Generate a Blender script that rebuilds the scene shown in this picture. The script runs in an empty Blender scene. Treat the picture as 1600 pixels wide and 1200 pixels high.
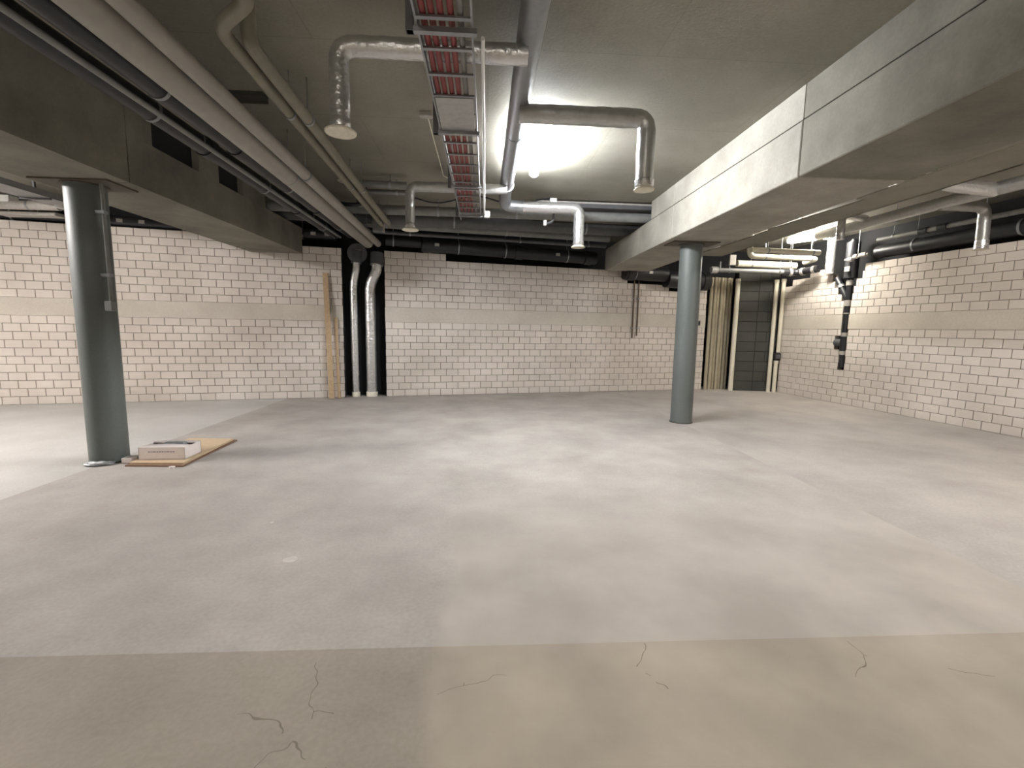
import bpy, bmesh, math, random
from mathutils import Vector, Matrix
random.seed(7)
S = bpy.context.scene
COL = S.collection

# ------------------------------------------------------------------ camera
cam_d = bpy.data.cameras.new('camera'); cam = bpy.data.objects.new('camera', cam_d)
COL.objects.link(cam); S.camera = cam
F = 715.0; CX, CY = 800.0, 600.0; CAMZ = 1.45
vy = Vector((759 - CX, -(513 - CY), -F)).normalized()
up = Vector((1, -0.016, 0)).cross(vy).normalized()
if up.y < 0: up = -up
vx = vy.cross(up)
ROT = Matrix((vx, vy, up))
cam.matrix_world = Matrix.Translation((0, 0, CAMZ)) @ ROT.to_4x4()
cam_d.sensor_width = 36; cam_d.lens = F / 1600 * 36; cam_d.clip_start = 0.02; cam_d.clip_end = 100
def project(p):
    c = ROT.transposed() @ (Vector(p) - Vector((0, 0, CAMZ)))
    if c.z > -0.05: return (-9999, -9999)
    return CX + F * c.x / -c.z, CY - F * c.y / -c.z

# ------------------------------------------------------------------ world and exposure
w = bpy.data.worlds.new('world'); S.world = w; w.use_nodes = True
w.node_tree.nodes['Background'].inputs[0].default_value = (0.02, 0.02, 0.022, 1)
w.node_tree.nodes['Background'].inputs[1].default_value = 0.3
S.view_settings.view_transform = 'Standard'; S.view_settings.look = 'None'
S.view_settings.gamma = 1.0; S.view_settings.use_curve_mapping = False
S.view_settings.exposure = 2.6
LAMP_MAIN, LAMP_RIGHT, LAMP_LEFT, LAMP_REAR_ADDED = 53.0, 40.0, 112.0, 54.0

# ------------------------------------------------------------------ materials
def nt(name):
    m = bpy.data.materials.new(name); m.use_nodes = True
    return m, m.node_tree.nodes, m.node_tree.links, m.node_tree.nodes['Principled BSDF']
def srgb(c):
    return tuple(((v / 255) / 12.92 if v / 255 <= 0.04045 else ((v / 255 + 0.055) / 1.055) ** 2.4) for v in c) + (1,)
def plain(name, c, rough=0.5, metal=0.0, bump=0.0, bscale=30.0, var=0.12):
    m, n, l, b = nt(name)
    g = n.new('ShaderNodeNewGeometry')
    t = n.new('ShaderNodeTexNoise'); t.inputs['Scale'].default_value = bscale; t.inputs['Detail'].default_value = 5
    l.new(g.outputs['Position'], t.inputs['Vector'])
    r = n.new('ShaderNodeValToRGB')
    cc = srgb(c)
    r.color_ramp.elements[0].position = 0.3; r.color_ramp.elements[1].position = 0.7
    r.color_ramp.elements[0].color = tuple(v * (1 - var) for v in cc[:3]) + (1,)
    r.color_ramp.elements[1].color = tuple(min(1, v * (1 + var)) for v in cc[:3]) + (1,)
    l.new(t.outputs['Fac'], r.inputs['Fac']); l.new(r.outputs['Color'], b.inputs['Base Color'])
    b.inputs['Roughness'].default_value = rough; b.inputs['Metallic'].default_value = metal
    if bump:
        bp = n.new('ShaderNodeBump'); bp.inputs['Strength'].default_value = bump; bp.inputs['Distance'].default_value = 0.02
        l.new(t.outputs['Fac'], bp.inputs['Height']); l.new(bp.outputs['Normal'], b.inputs['Normal'])
    return m
def concrete(name, c1, c2, scale=1.2, rough=0.85, bump=0.12, streak=None, boards=None):
    """cloudy concrete: large blotches plus fine grain, in world position"""
    m, n, l, b = nt(name)
    g = n.new('ShaderNodeNewGeometry')
    vec = g.outputs['Position']
    if streak:
        mp = n.new('ShaderNodeMapping'); mp.inputs['Scale'].default_value = streak
        l.new(vec, mp.inputs['Vector']); vec = mp.outputs['Vector']
    big = n.new('ShaderNodeTexNoise'); big.inputs['Scale'].default_value = scale; big.inputs['Detail'].default_value = 7
    big.inputs['Roughness'].default_value = 0.62
    l.new(vec, big.inputs['Vector'])
    fine = n.new('ShaderNodeTexNoise'); fine.inputs['Scale'].default_value = 45; fine.inputs['Detail'].default_value = 4
    l.new(g.outputs['Position'], fine.inputs['Vector'])
    r = n.new('ShaderNodeValToRGB'); r.color_ramp.elements[0].position = 0.32; r.color_ramp.elements[1].position = 0.68
    r.color_ramp.elements[0].color = srgb(c1); r.color_ramp.elements[1].color = srgb(c2)
    l.new(big.outputs['Fac'], r.inputs['Fac'])
    mx = n.new('ShaderNodeMix'); mx.data_type = 'RGBA'; mx.blend_type = 'MULTIPLY'; mx.inputs[0].default_value = 0.35
    r2 = n.new('ShaderNodeValToRGB'); r2.color_ramp.elements[0].position = 0.35; r2.color_ramp.elements[0].color = (0.72, 0.72, 0.72, 1)
    r2.color_ramp.elements[1].position = 0.65; r2.color_ramp.elements[1].color = (1, 1, 1, 1)
    l.new(fine.outputs['Fac'], r2.inputs['Fac'])
    l.new(r.outputs['Color'], mx.inputs[6]); l.new(r2.outputs['Color'], mx.inputs[7])
    out = mx.outputs[2]
    if boards:
        bt = n.new('ShaderNodeTexBrick'); bt.inputs['Scale'].default_value = 1.0
        bt.inputs['Brick Width'].default_value = boards[0]; bt.inputs['Row Height'].default_value = boards[1]
        bt.inputs['Mortar Size'].default_value = 0.008; bt.inputs['Mortar Smooth'].default_value = 0.6
        bt.inputs['Color1'].default_value = (1, 1, 1, 1); bt.inputs['Color2'].default_value = (0.88, 0.88, 0.87, 1)
        bt.inputs['Mortar'].default_value = (0.62, 0.61, 0.58, 1)
        l.new(g.outputs['Position'], bt.inputs['Vector'])
        m2 = n.new('ShaderNodeMix'); m2.data_type = 'RGBA'; m2.blend_type = 'MULTIPLY'; m2.inputs[0].default_value = 0.45
        l.new(out, m2.inputs[6]); l.new(bt.outputs['Color'], m2.inputs[7]); out = m2.outputs[2]
    l.new(out, b.inputs['Base Color'])
    b.inputs['Roughness'].default_value = rough
    bp = n.new('ShaderNodeBump'); bp.inputs['Strength'].default_value = bump; bp.inputs['Distance'].default_value = 0.01
    l.new(fine.outputs['Fac'], bp.inputs['Height']); l.new(bp.outputs['Normal'], b.inputs['Normal'])
    return m
def brickmat(name, c1, c2):
    m, n, l, b = nt(name)
    oi = n.new('ShaderNodeObjectInfo'); g = n.new('ShaderNodeNewGeometry')
    cl = n.new('ShaderNodeTexNoise'); cl.inputs['Scale'].default_value = 1.1; cl.inputs['Detail'].default_value = 5
    l.new(g.outputs['Position'], cl.inputs['Vector'])
    fi = n.new('ShaderNodeTexNoise'); fi.inputs['Scale'].default_value = 60; fi.inputs['Detail'].default_value = 3
    l.new(g.outputs['Position'], fi.inputs['Vector'])
    ad = n.new('ShaderNodeMath'); ad.operation = 'MULTIPLY_ADD'; ad.inputs[1].default_value = 0.14
    l.new(oi.outputs['Random'], ad.inputs[0]); l.new(cl.outputs['Fac'], ad.inputs[2])
    r = n.new('ShaderNodeValToRGB'); r.color_ramp.elements[0].position = 0.3; r.color_ramp.elements[1].position = 0.8
    r.color_ramp.elements[0].color = srgb(c1); r.color_ramp.elements[1].color = srgb(c2)
    l.new(ad.outputs[0], r.inputs['Fac']); l.new(r.outputs['Color'], b.inputs['Base Color'])
    b.inputs['Roughness'].default_value = 0.9
    bp = n.new('ShaderNodeBump'); bp.inputs['Strength'].default_value = 0.15; bp.inputs['Distance'].default_value = 0.006
    l.new(fi.outputs['Fac'], bp.inputs['Height']); l.new(bp.outputs['Normal'], b.inputs['Normal'])
    return m
def emit(name, c, s):
    m, n, l, b = nt(name)
    b.inputs['Base Color'].default_value = (0.9, 0.9, 0.9, 1)
    b.inputs['Emission Color'].default_value = c; b.inputs['Emission Strength'].default_value = s
    return m

M = {}
M['floor_grey'] = concrete('screed grey', (154, 147, 141), (180, 173, 166), 0.9, 0.72, 0.05)
M['floor_left'] = concrete('screed pale', (172, 170, 166), (190, 188, 184), 0.9, 0.7, 0.05)
M['floor_right'] = concrete('screed right', (149, 143, 138), (174, 168, 162), 0.9, 0.72, 0.05)
def screed_two(name, left, right, fade):
    """two screed pours meeting in a ragged dusty edge near x = -0.22; the right tone fades out over fade=(y0,y1) when given; hairline cracks"""
    m = concrete(name, left[0], left[1], 1.3, 0.8, 0.08); n = m.node_tree.nodes; l = m.node_tree.links; b = n['Principled BSDF']
    base = b.inputs['Base Color'].links[0].from_socket
    g = n.new('ShaderNodeNewGeometry'); sx = n.new('ShaderNodeSeparateXYZ'); l.new(g.outputs['Position'], sx.inputs[0])
    nz = n.new('ShaderNodeTexNoise'); nz.inputs['Scale'].default_value = 2.2; nz.inputs['Detail'].default_value = 6; l.new(g.outputs['Position'], nz.inputs['Vector'])
    ad = n.new('ShaderNodeMath'); ad.operation = 'MULTIPLY_ADD'; ad.inputs[1].default_value = 0.34; l.new(nz.outputs['Fac'], ad.inputs[0]); l.new(sx.outputs['X'], ad.inputs[2])
    mr = n.new('ShaderNodeMapRange'); mr.interpolation_type = 'SMOOTHSTEP'
    mr.inputs['From Min'].default_value = -0.10; mr.inputs['From Max'].default_value = 0.02; l.new(ad.outputs[0], mr.inputs['Value'])
    fac = mr.outputs[0]
    if fade:
        my = n.new('ShaderNodeMapRange'); my.interpolation_type = 'SMOOTHSTEP'; my.inputs['From Min'].default_value = fade[0]; my.inputs['From Max'].default_value = fade[1]
        my.inputs['To Min'].default_value = 1; my.inputs['To Max'].default_value = 0; l.new(sx.outputs['Y'], my.inputs['Value'])
        mu = n.new('ShaderNodeMath'); mu.operation = 'MULTIPLY'; l.new(fac, mu.inputs[0]); l.new(my.outputs[0], mu.inputs[1]); fac = mu.outputs[0]
    n2 = n.new('ShaderNodeTexNoise'); n2.inputs['Scale'].default_value = 1.7; n2.inputs['Detail'].default_value = 8; l.new(g.outputs['Position'], n2.inputs['Vector'])
    r = n.new('ShaderNodeValToRGB'); r.color_ramp.elements[0].position = .33; r.color_ramp.elements[1].position = .68
    r.color_ramp.elements[0].color = srgb(right[0]); r.color_ramp.elements[1].color = srgb(right[1]); l.new(n2.outputs['Fac'], r.inputs['Fac'])
    mx = n.new('ShaderNodeMix'); mx.data_type = 'RGBA'; l.new(fac, mx.inputs[0]); l.new(base, mx.inputs[6]); l.new(r.outputs['Color'], mx.inputs[7])
    out = mx.outputs[2]
    if not fade:
        dv = n.new('ShaderNodeTexNoise'); dv.inputs['Scale'].default_value = 6; l.new(g.outputs['Position'], dv.inputs['Vector'])
        mxv = n.new('ShaderNodeMix'); mxv.data_type = 'RGBA'; mxv.inputs[0].default_value = 0.12; l.new(g.outputs['Position'], mxv.inputs[6]); l.new(dv.outputs['Color'], mxv.inputs[7])
        vo = n.new('ShaderNodeTexVoronoi'); vo.feature = 'DISTANCE_TO_EDGE'; vo.inputs['Scale'].default_value = 1.1; l.new(mxv.outputs[2], vo.inputs['Vector'])
        lt = n.new('ShaderNodeMath'); lt.operation = 'LESS_THAN'; lt.inputs[1].default_value = 0.0016; l.new(vo.outputs['Distance'], lt.inputs[0])
        gt = n.new('ShaderNodeMath'); gt.operation = 'GREATER_THAN'; gt.inputs[1].default_value = 0.55; l.new(nz.outputs['Fac'], gt.inputs[0])
        mm = n.new('ShaderNodeMath'); mm.operation = 'MULTIPLY'; l.new(lt.outputs[0], mm.inputs[0]); l.new(gt.outputs[0], mm.inputs[1])
        mk = n.new('ShaderNodeMix'); mk.data_type = 'RGBA'; l.new(mm.outputs[0], mk.inputs[0]); l.new(out, mk.inputs[6]); mk.inputs[7].default_value = srgb((112, 103, 93)); out = mk.outputs[2]
    l.new(out, b.inputs['Base Color'])
    return m
M['floor_mid'] = screed_two('screed middle', ((149, 143, 137), (174, 168, 162)), ((155, 148, 140), (176, 169, 161)), (2.2, 4.6))
M['floor_front'] = screed_two('screed front', ((134, 126, 116), (154, 145, 134)), ((144, 135, 123), (168, 158, 144)), None)
M['ceiling'] = concrete('board marked ceiling', (128, 124, 112), (152, 148, 136), 0.8, 0.8, 0.15, None, (2.6, 1.25))
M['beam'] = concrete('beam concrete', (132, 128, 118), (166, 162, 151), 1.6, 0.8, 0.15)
M['beam_dark'] = concrete('dark and shaded beam concrete', (96, 93, 83), (132, 128, 116), 1.3, 0.85, 0.15)  # own dark tone on the right beam, shade painted in on the left
M['joint'] = concrete('dark joint', (60, 58, 54), (80, 77, 70), 3, 0.9, 0.1)
M['plainwall'] = concrete('plain wall', (150, 146, 138), (170, 166, 156), 0.8, 0.85, 0.1)
M['band'] = concrete('lintel band', (190, 183, 171), (206, 199, 188), 1.4, 0.85, 0.1)
M['mortar'] = plain('mortar', (118, 109, 96), 0.95, 0, 0.1, 50)
M['brick'] = brickmat('sand lime brick', (190, 181, 172), (216, 208, 200))
M['cavity'] = plain('black cavity membrane', (26, 26, 28), 0.9)
M['block'] = brickmat('dark block', (52, 52, 49), (70, 69, 64))
M['column'] = plain('column paint', (93, 98, 95), 0.5, 0.0, 0.03, 60, 0.06)
M['plate'] = plain('head plate', (84, 78, 68), 0.7, 0.2, 0.05, 20)
M['foil'] = plain('aluminium foil', (208, 208, 208), 0.26, 0.75, 0.55, 22, 0.06)
M['foil_dull'] = plain('dull foil', (176, 176, 174), 0.38, 0.65, 0.35, 18, 0.08)
M['galv'] = plain('galvanised steel', (150, 152, 154), 0.42, 0.7, 0.05, 14, 0.1)
M['valve'] = plain('cream valve enamel', (214, 208, 190), 0.4)
M['pvc_grey'] = plain('grey pipe', (146, 142, 134), 0.5, 0, 0.02, 10, 0.06)
M['pvc_dull'] = plain('dull beige pipe', (118, 113, 98), 0.55, 0, 0.02, 10, 0.08)
M['pvc_beige'] = plain('beige pipe', (160, 150, 128), 0.5, 0, 0.02, 10, 0.06)
M['pvc_cream'] = plain('cream conduit', (206, 200, 182), 0.45, 0, 0.02, 10, 0.05)
M['black'] = plain('black pipe', (30, 30, 34), 0.42, 0, 0.05, 12, 0.2)
M['darkgrey'] = plain('dark grey pipe', (84, 84, 86), 0.5, 0, 0.05, 10)
M['midgrey'] = plain('mid grey pipe', (122, 122, 120), 0.5, 0.1, 0.05, 10)
M['collar'] = plain('pale collar', (176, 172, 166), 0.4, 0.4)
M['white'] = plain('white plastic', (226, 226, 224), 0.45, 0, 0, 10, 0.03)
M['red'] = plain('red cable', (128, 56, 56), 0.5, 0, 0.05, 10)
M['greycable'] = plain('grey cable', (120, 118, 116), 0.6)
M['brown'] = plain('brown conduit', (96, 78, 60), 0.6)
M['tray_sheet'] = concrete('dull sheet', (112, 108, 96), (130, 126, 112), 2, 0.7, 0.05)
M['card'] = plain('cardboard', (186, 164, 134), 0.85, 0, 0.04, 30, 0.06)
M['card_edge'] = plain('cardboard edge', (120, 92, 74), 0.9)
M['paper'] = plain('white carton', (228, 218, 214), 0.7, 0, 0.02, 30, 0.03)
M['print'] = plain('grey print', (150, 142, 146), 0.8)
M['timber'] = plain('raw timber', (176, 152, 120), 0.75, 0, 0.1, 25, 0.12)
M['plaster'] = plain('plaster scrap', (184, 180, 174), 0.9)
M['filmy'] = plain('crumpled film', (150, 154, 156), 0.3, 0.3, 0.4, 30)

# ------------------------------------------------------------------ mesh helpers
class MB:
    def __init__(s): s.v = []; s.f = []; s.sm = []
    def box(s, x0, x1, y0, y1, z0, z1, mat=None):
        b = len(s.v)
        for z in (z0, z1):
            for (x, y) in ((x0, y0), (x1, y0), (x1, y1), (x0, y1)):
                p = Vector((x, y, z)); s.v.append(tuple(mat @ p) if mat else tuple(p))
        for f in ((3, 2, 1, 0), (4, 5, 6, 7), (0, 1, 5, 4), (1, 2, 6, 5), (2, 3, 7, 6), (3, 0, 4, 7)):
            s.f.append(tuple(b + i for i in f)); s.sm.append(False)
        return s
    def bbox(s, x0, x1, y0, y1, z0, z1, c=0.01, mat=None):
        """box with chamfered edges"""
        bm = bmesh.new(); bmesh.ops.create_cube(bm, size=1)
        for v in bm.verts:
            v.co = Vector((x0 + (v.co.x + .5) * (x1 - x0), y0 + (v.co.y + .5) * (y1 - y0), z0 + (v.co.z + .5) * (z1 - z0)))
        bmesh.ops.bevel(bm, geom=bm.edges[:], offset=c, segments=1, affect='EDGES')
        b = len(s.v); bm.verts.index_update()
        for v in bm.verts: s.v.append(tuple(mat @ v.co) if mat else tuple(v.co))
        for f in bm.faces: s.f.append(tuple(b + v.index for v in f.verts)); s.sm.append(False)
        bm.free(); return s
    def ring_sweep(s, pts, rad, seg=16, cap=True):
        """rings along pts (Vectors); rad a number or list"""
        n = len(pts); pts = [Vector(p) for p in pts]
        if not isinstance(rad, (list, tuple)): rad = [rad] * n
        tan = []
        for i in range(n):
            a = pts[max(0, i - 1)]; b = pts[min(n - 1, i + 1)]
            d = (b - a); tan.append(d.normalized() if d.length > 1e-9 else Vector((0, 0, 1)))
        ref = Vector((0, 0, 1)) if abs(tan[0].z) < 0.9 else Vector((1, 0, 0))
        nn = (ref - tan[0] * ref.dot(tan[0])).normalized()
        b0 = len(s.v)
        for i in range(n):
            nn = (nn - tan[i] * nn.dot(tan[i])).normalized(); bb = tan[i].cross(nn)
            for k in range(seg):
                a = 2 * math.pi * k / seg
                s.v.append(tuple(pts[i] + nn * (math.cos(a) * rad[i]) + bb * (math.sin(a) * rad[i])))
        for i in range(n - 1):
            for k in range(seg):
                k2 = (k + 1) % seg
                s.f.append((b0 + i * seg + k, b0 + i * seg + k2, b0 + (i + 1) * seg + k2, b0 + (i + 1) * seg + k)); s.sm.append(True)
        if cap:
            s.f.append(tuple(b0 + k for k in range(seg))[::-1]); s.sm.append(False)
            s.f.append(tuple(b0 + (n - 1) * seg + k for k in range(seg))); s.sm.append(False)
        return s
    def tube(s, pts, r, seg=16, bend=None, wob=0.0):
        """polyline with rounded elbows"""
        pts = [Vector(p) for p in pts]; bend = bend if bend is not None else r * 1.6
        out = [pts[0]]
        for i in range(1, len(pts) - 1):
            a = (pts[i - 1] - pts[i]); c = (pts[i + 1] - pts[i]); d = min(bend, a.length * .45, c.length * .45)
            p0 = pts[i] + a.normalized() * d; p2 = pts[i] + c.normalized() * d
            for k in range(7):
                t = k / 6; out.append(p0 * (1 - t) ** 2 + pts[i] * 2 * t * (1 - t) + p2 * t ** 2)
        out.append(pts[-1])
        if wob:                                         # dented foil: more rings, uneven radius
            fine = [out[0]]
            for a, b in zip(out, out[1:]):
                k = max(1, int((b - a).length / 0.05))
                for j in range(1, k + 1): fine.append(a.lerp(b, j / k))
            return s.ring_sweep(fine, [r * (1 + random.uniform(-wob, wob)) for _ in fine], seg)
        return s.ring_sweep(out, r, seg)
    def cyl(s, a, b, r, seg=16, r2=None):
        return s.ring_sweep([a, b], [r, r if r2 is None else r2], seg)
    def lathe(s, prof, c, seg=24):
        """profile [(r,z)] around vertical axis at c"""
        b0 = len(s.v); n = len(prof)
        for (r, z) in prof:
            for k in range(seg):
                a = 2 * math.pi * k / seg; s.v.append((c[0] + r * math.cos(a), c[1] + r * math.sin(a), c[2] + z))
        for i in range(n - 1):
            for k in range(seg):
                k2 = (k + 1) % seg
                s.f.append((b0 + i * seg + k, b0 + i * seg + k2, b0 + (i + 1) * seg + k2, b0 + (i + 1) * seg + k)); s.sm.append(True)
        s.f.append(tuple(b0 + k for k in range(seg))[::-1]); s.sm.append(False)
        s.f.append(tuple(b0 + (n - 1) * seg + k for k in range(seg))); s.sm.append(False)
        return s
    def prism(s, poly, z0, z1):
        b = len(s.v); n = len(poly)
        for z in (z0, z1):
            for p in poly: s.v.append((p[0], p[1], z))
        s.f.append(tuple(b + i for i in range(n))[::-1]); s.f.append(tuple(b + n + i for i in range(n))); s.sm += [False, False]
        for i in range(n):
            j = (i + 1) % n; s.f.append((b + i, b + j, b + n + j, b + n + i)); s.sm.append(False)
        return s
    def mesh(s, name, mat):
        me = bpy.data.meshes.new(name); me.from_pydata(s.v, [], s.f); me.update()
        me.polygons.foreach_set('use_smooth', s.sm)
        bm = bmesh.new(); bm.from_mesh(me); bmesh.ops.recalc_face_normals(bm, faces=bm.faces[:]); bm.to_mesh(me); bm.free()
        if any(s.sm): me.set_sharp_from_angle(angle=math.radians(50))
        if mat: me.materials.append(M[mat] if isinstance(mat, str) else mat)
        return me
    def build(s, name, mat, parent=None):
        o = bpy.data.objects.new(name, s.mesh(name, mat)); COL.objects.link(o)
        if parent: o.parent = parent
        return o
def tag(o, label, cat, group=None, kind=None):
    o['label'] = label
    if cat: o['category'] = cat
    if group: o['group'] = group
    if kind: o['kind'] = kind
    return o
def struct(o, label=None):
    o['kind'] = 'structure'
    if label: o['label'] = label
    return o
def thing(name, label, cat, group=None):
    o = bpy.data.objects.new(name, None); COL.objects.link(o); o.empty_display_size = 0.1
    return tag(o, label, cat, group)
CEIL = 3.56

# ------------------------------------------------------------------ floor: screed fields with joints
fl = struct(MB().box(-11.5, 9.6, -4.5, 12.6, -0.25, -0.02).build('floor', 'joint'), 'grey concrete basement floor with screed joints')
J = 0.0
def field(x0, x1, y0, y1, mat, label):
    o = MB().box(x0 + J, x1 - J, y0 + J, y1 - J, -0.02, 0.0).build('screed_field', mat, fl); o['label'] = label
field(-11.5, -3.93, -4.5, 12.6, 'floor_left', 'pale screed field in left bay')
field(-3.93, 3.13, 1.95, 12.6, 'floor_mid', 'grey screed field in middle bay')
field(3.13, 9.6, 1.95, 12.6, 'floor_right', 'pale grey screed field in right bay')
field(-3.93, 9.6, -4.5, 1.95, 'floor_front', 'brownish cracked screed field in the foreground')

# ------------------------------------------------------------------ ceiling and outer shell
struct(MB().box(-11.5, 9.6, -4.5, 12.6, CEIL, CEIL + 0.3).build('ceiling', 'ceiling'), 'board-marked bare concrete ceiling slab')
struct(MB().box(-11.7, 9.8, -4.7, -4.5, -0.25, CEIL + 0.3).build('wall_front', 'plainwall'), 'plain concrete wall')
struct(MB().box(-11.7, -11.5, -4.5, 12.6, -0.25, CEIL + 0.3).build('wall_left', 'plainwall'), 'plain concrete wall')
U = Vector((1, 0.2137, 0)).normalized(); N = Vector((U.y, -U.x, 0))           # back wall runs along U, faces N
P0 = Vector((-8.343, 8.29, 0))
RU = Vector((0.112, -1, 0)).normalized(); RN = Vector((-1, -0.112, 0)).normalized()
R0 = Vector((7.207, 10.85, 0))
def frame(p, u, n):
    """local x along wall, local y into the wall, z up"""
    m = Matrix.Identity(4); i = -n
    for r in range(3): m[r][0] = u[r]; m[r][1] = i[r]; m[r][2] = (0, 0, 1)[r]; m[r][3] = p[r]
    return m
FB = frame(P0, U, N); FR = frame(R0, RU, RN)
struct(MB().box(-3.6, 17.6, 0.50, 0.7, -0.02, CEIL, FB).build('wall_back', 'cavity'), 'black cavity face behind the brick back wall')
struct(MB().box(-1.2, 15.5, 0.45, 0.65, -0.02, CEIL, FR).build('wall_right_cavity', 'cavity'), 'black cavity face behind the right brick wall')

# ------------------------------------------------------------------ brick walls
BL, ROW, JT, DEP = 0.25, 0.141, 0.0075, 0.115
_bc = {}
def brick_mesh(L, mat='brick', h=ROW - JT):
    k = (round(L, 3), mat, h)
    if k not in _bc:
        c = 0.004; mb = MB()
        mb.v = [(0, c, 0), (L, c, 0), (L, c, h), (0, c, h), (c, 0, c), (L - c, 0, c), (L - c, 0, h - c), (c, 0, h - c),
                (0, DEP, 0), (L, DEP, 0), (L, DEP, h), (0, DEP, h)]
        mb.f = [(4, 5, 6, 7), (0, 1, 5, 4), (1, 2, 6, 5), (2, 3, 7, 6), (3, 0, 4, 7), (1, 0, 8, 9), (2, 1, 9, 10), (3, 2, 10, 11), (0, 3, 11, 8), (8, 11, 10, 9)]
        mb.sm = [False] * len(mb.f)
        _bc[k] = mb.mesh('brick', mat)
    return _bc[k]
def sub(iv, hole):
    out = []
    for a, b in iv:
        if hole[1] <= a or hole[0] >= b: out.append((a, b)); continue
        if hole[0] > a: out.append((a, hole[0]))
        if hole[1] < b: out.append((hole[1], b))
    return out
def brick_wall(name, label, fm, s0, s1, nup, holes, limit=300, shift=0.0):
    """nup(s)-> number of courses above the band, holes: [(s0,s1,z0,z1)]"""
    core = MB(); band = MB(); cand = []
    rows = [(i * ROW, 'low', i) for i in range(11)] + [(11 * ROW + 0.299 + j * ROW, 'up', j) for j in range(9)]
    for (z, part, i) in rows:
        iv = []
        if part == 'low': iv = [(s0, s1)]
        else:
            st = s0; cur = None
            while st < s1 - 1e-6:
                ok = nup(st + 0.01) > i
                if ok and cur is None: cur = st
                if not ok and cur is not None: iv.append((cur, st)); cur = None
                st += 0.125
            if cur is not None: iv.append((cur, s1))
        for h in holes:
            if h[2] < z + ROW / 2 < h[3]: iv = sub(iv, (h[0], h[1]))
        par = (i % 2) if part == 'low' else ((i + 1) % 2)
        off = par * BL / 2 + shift
        for a, b in iv:
            core.box(a, b - 0.002, 0.007, DEP, z, z + ROW, fm)
            k = math.floor((a - off) / BL)
            while off + k * BL < b:
                x0 = max(a, off + k * BL) + JT / 2; x1 = min(b, off + (k + 1) * BL) - JT / 2; k += 1
                if x1 - x0 > 0.03: cand.append((x0, z + JT / 2, round(x1 - x0, 2)))
    iv = [(s0, s1)]
    for h in holes:
        if h[2] < 1.7 < h[3]: iv = sub(iv, (h[0], h[1]))
    for a, b in iv: band.box(a, b, -0.004, DEP, 11 * ROW, 11 * ROW + 0.299, fm)
    root = struct(core.build(name, 'mortar'), label)
    bo = band.build('concrete_band', 'band', root); bo['label'] = 'smooth pale concrete band'
    def score(c):
        p = fm @ Vector((c[0] + c[2] / 2, 0, c[1])); x, y = project(p)
        vis = 0 if (-5 < x < 1605 and -5 < y < 1205) else 100
        return vis + (p - Vector((0, 0, CAMZ))).length
    cand.sort(key=score)
    for (x, z, L) in cand[:limit]:
        o = bpy.data.objects.new('brick', brick_mesh(L)); COL.objects.link(o); o.parent = root
        o.matrix_world = fm @ Matrix.Translation((x, random.uniform(-0.002, 0.0015), z))
    if len(cand) > limit:
        rest = MB()
        for (x, z, L) in cand[limit:]:
            m = fm @ Matrix.Translation((x, random.uniform(-0.002, 0.0015), z)); me = brick_mesh(L); b = len(rest.v)
            rest.v += [tuple(m @ v.co) for v in me.vertices]
            rest.f += [tuple(b + i for i in p.vertices) for p in me.polygons]; rest.sm += [False] * len(me.polygons)
        o = rest.build('further_bricks', 'brick', root); o['kind'] = 'stuff'
    return root
brick_wall('wall_back_left', 'pale sand-lime brick wall left of the black pipe shaft', FB, -3.0, 5.605,
           lambda s: 9 if s < 4.75 else 8, [], shift=0.02)
def nup_c(s):
    X = P0.x + s * U.x
    return 8 if X < -0.9 else 7 if X < 3.3 else 5 if X < 4.35 else 4 if X < 4.7 else 5
brick_wall('wall_back_center', 'pale sand-lime brick wall between pipe shaft and conduit bundle', FB, 6.42, 14.13, nup_c, [], shift=0.05)
rh = [(1.665, 1.815, 0.75, 1.85), (1.53, 1.68, 1.12, 1.42), (1.665, 1.82, 1.8, 2.15),
      (1.60, 1.84, 2.12, 2.28), (1.50, 1.86, 2.26, 2.42), (1.40, 1.90, 2.4, 2.56), (1.36, 2.02, 2.54, 2.70), (1.26, 2.06, 2.68, 2.90),
      (-0.2, 0.72, 2.69, 2.9), (-0.2, 0.22, 2.55, 2.9)]
brick_wall('wall_right', 'pale sand-lime brick wall on the right with a slot for the black drain', FR, 0.0, 12.5,
           lambda s: 7, rh, shift=0.08)

# black-lined shaft recess with dark sides
struct(MB().box(5.605, 6.42, 0.30, 0.32, 0.0, 3.3, FB).box(5.60, 5.612, 0.004, 0.32, 0, 3.0, FB).box(6.413, 6.425, 0.004, 0.32, 0, 3.0, FB)
       .build('trim_1', 'cavity'), 'black lining of the pipe shaft in back wall')

# ------------------------------------------------------------------ beams
def beam(name, label, x0, x1, yend, joints, notches, low_from, darks=(), split=0.004):
    root = thing(name, label, 'beam')
    zb, zs = 2.80, 3.27; g = 0.006
    ys = [-4.49] + joints + [yend]
    core = MB().box(x0 + 0.012, x1 - 0.012, -4.49, yend, zb + 0.012, zs)
    core.build('joint_core', 'joint', root)
    for a, b in zip(ys, ys[1:]):
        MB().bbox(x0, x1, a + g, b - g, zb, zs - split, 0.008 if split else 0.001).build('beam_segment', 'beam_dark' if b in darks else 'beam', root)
    # upper cast part, interrupted by notches
    iv = [(-4.49, low_from)]
    for n in notches: iv = sub(iv, n)
    iv2 = []
    for a, b in iv:
        cuts = [a] + [j for j in joints if a < j < b] + [b]
        iv2 += list(zip(cuts, cuts[1:]))
    for a, b in iv2:
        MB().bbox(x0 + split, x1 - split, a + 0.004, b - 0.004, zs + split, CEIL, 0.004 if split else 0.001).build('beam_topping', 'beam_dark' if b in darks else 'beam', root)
    for n in notches: MB().box(x0 + 0.15, x1 - 0.08, n[0] + 0.002, n[1] - 0.002, zs + 0.001, CEIL).build('notch_black_fill', 'cavity', root)  # black box added in each notch so the opening stays dark
    return root
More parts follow.
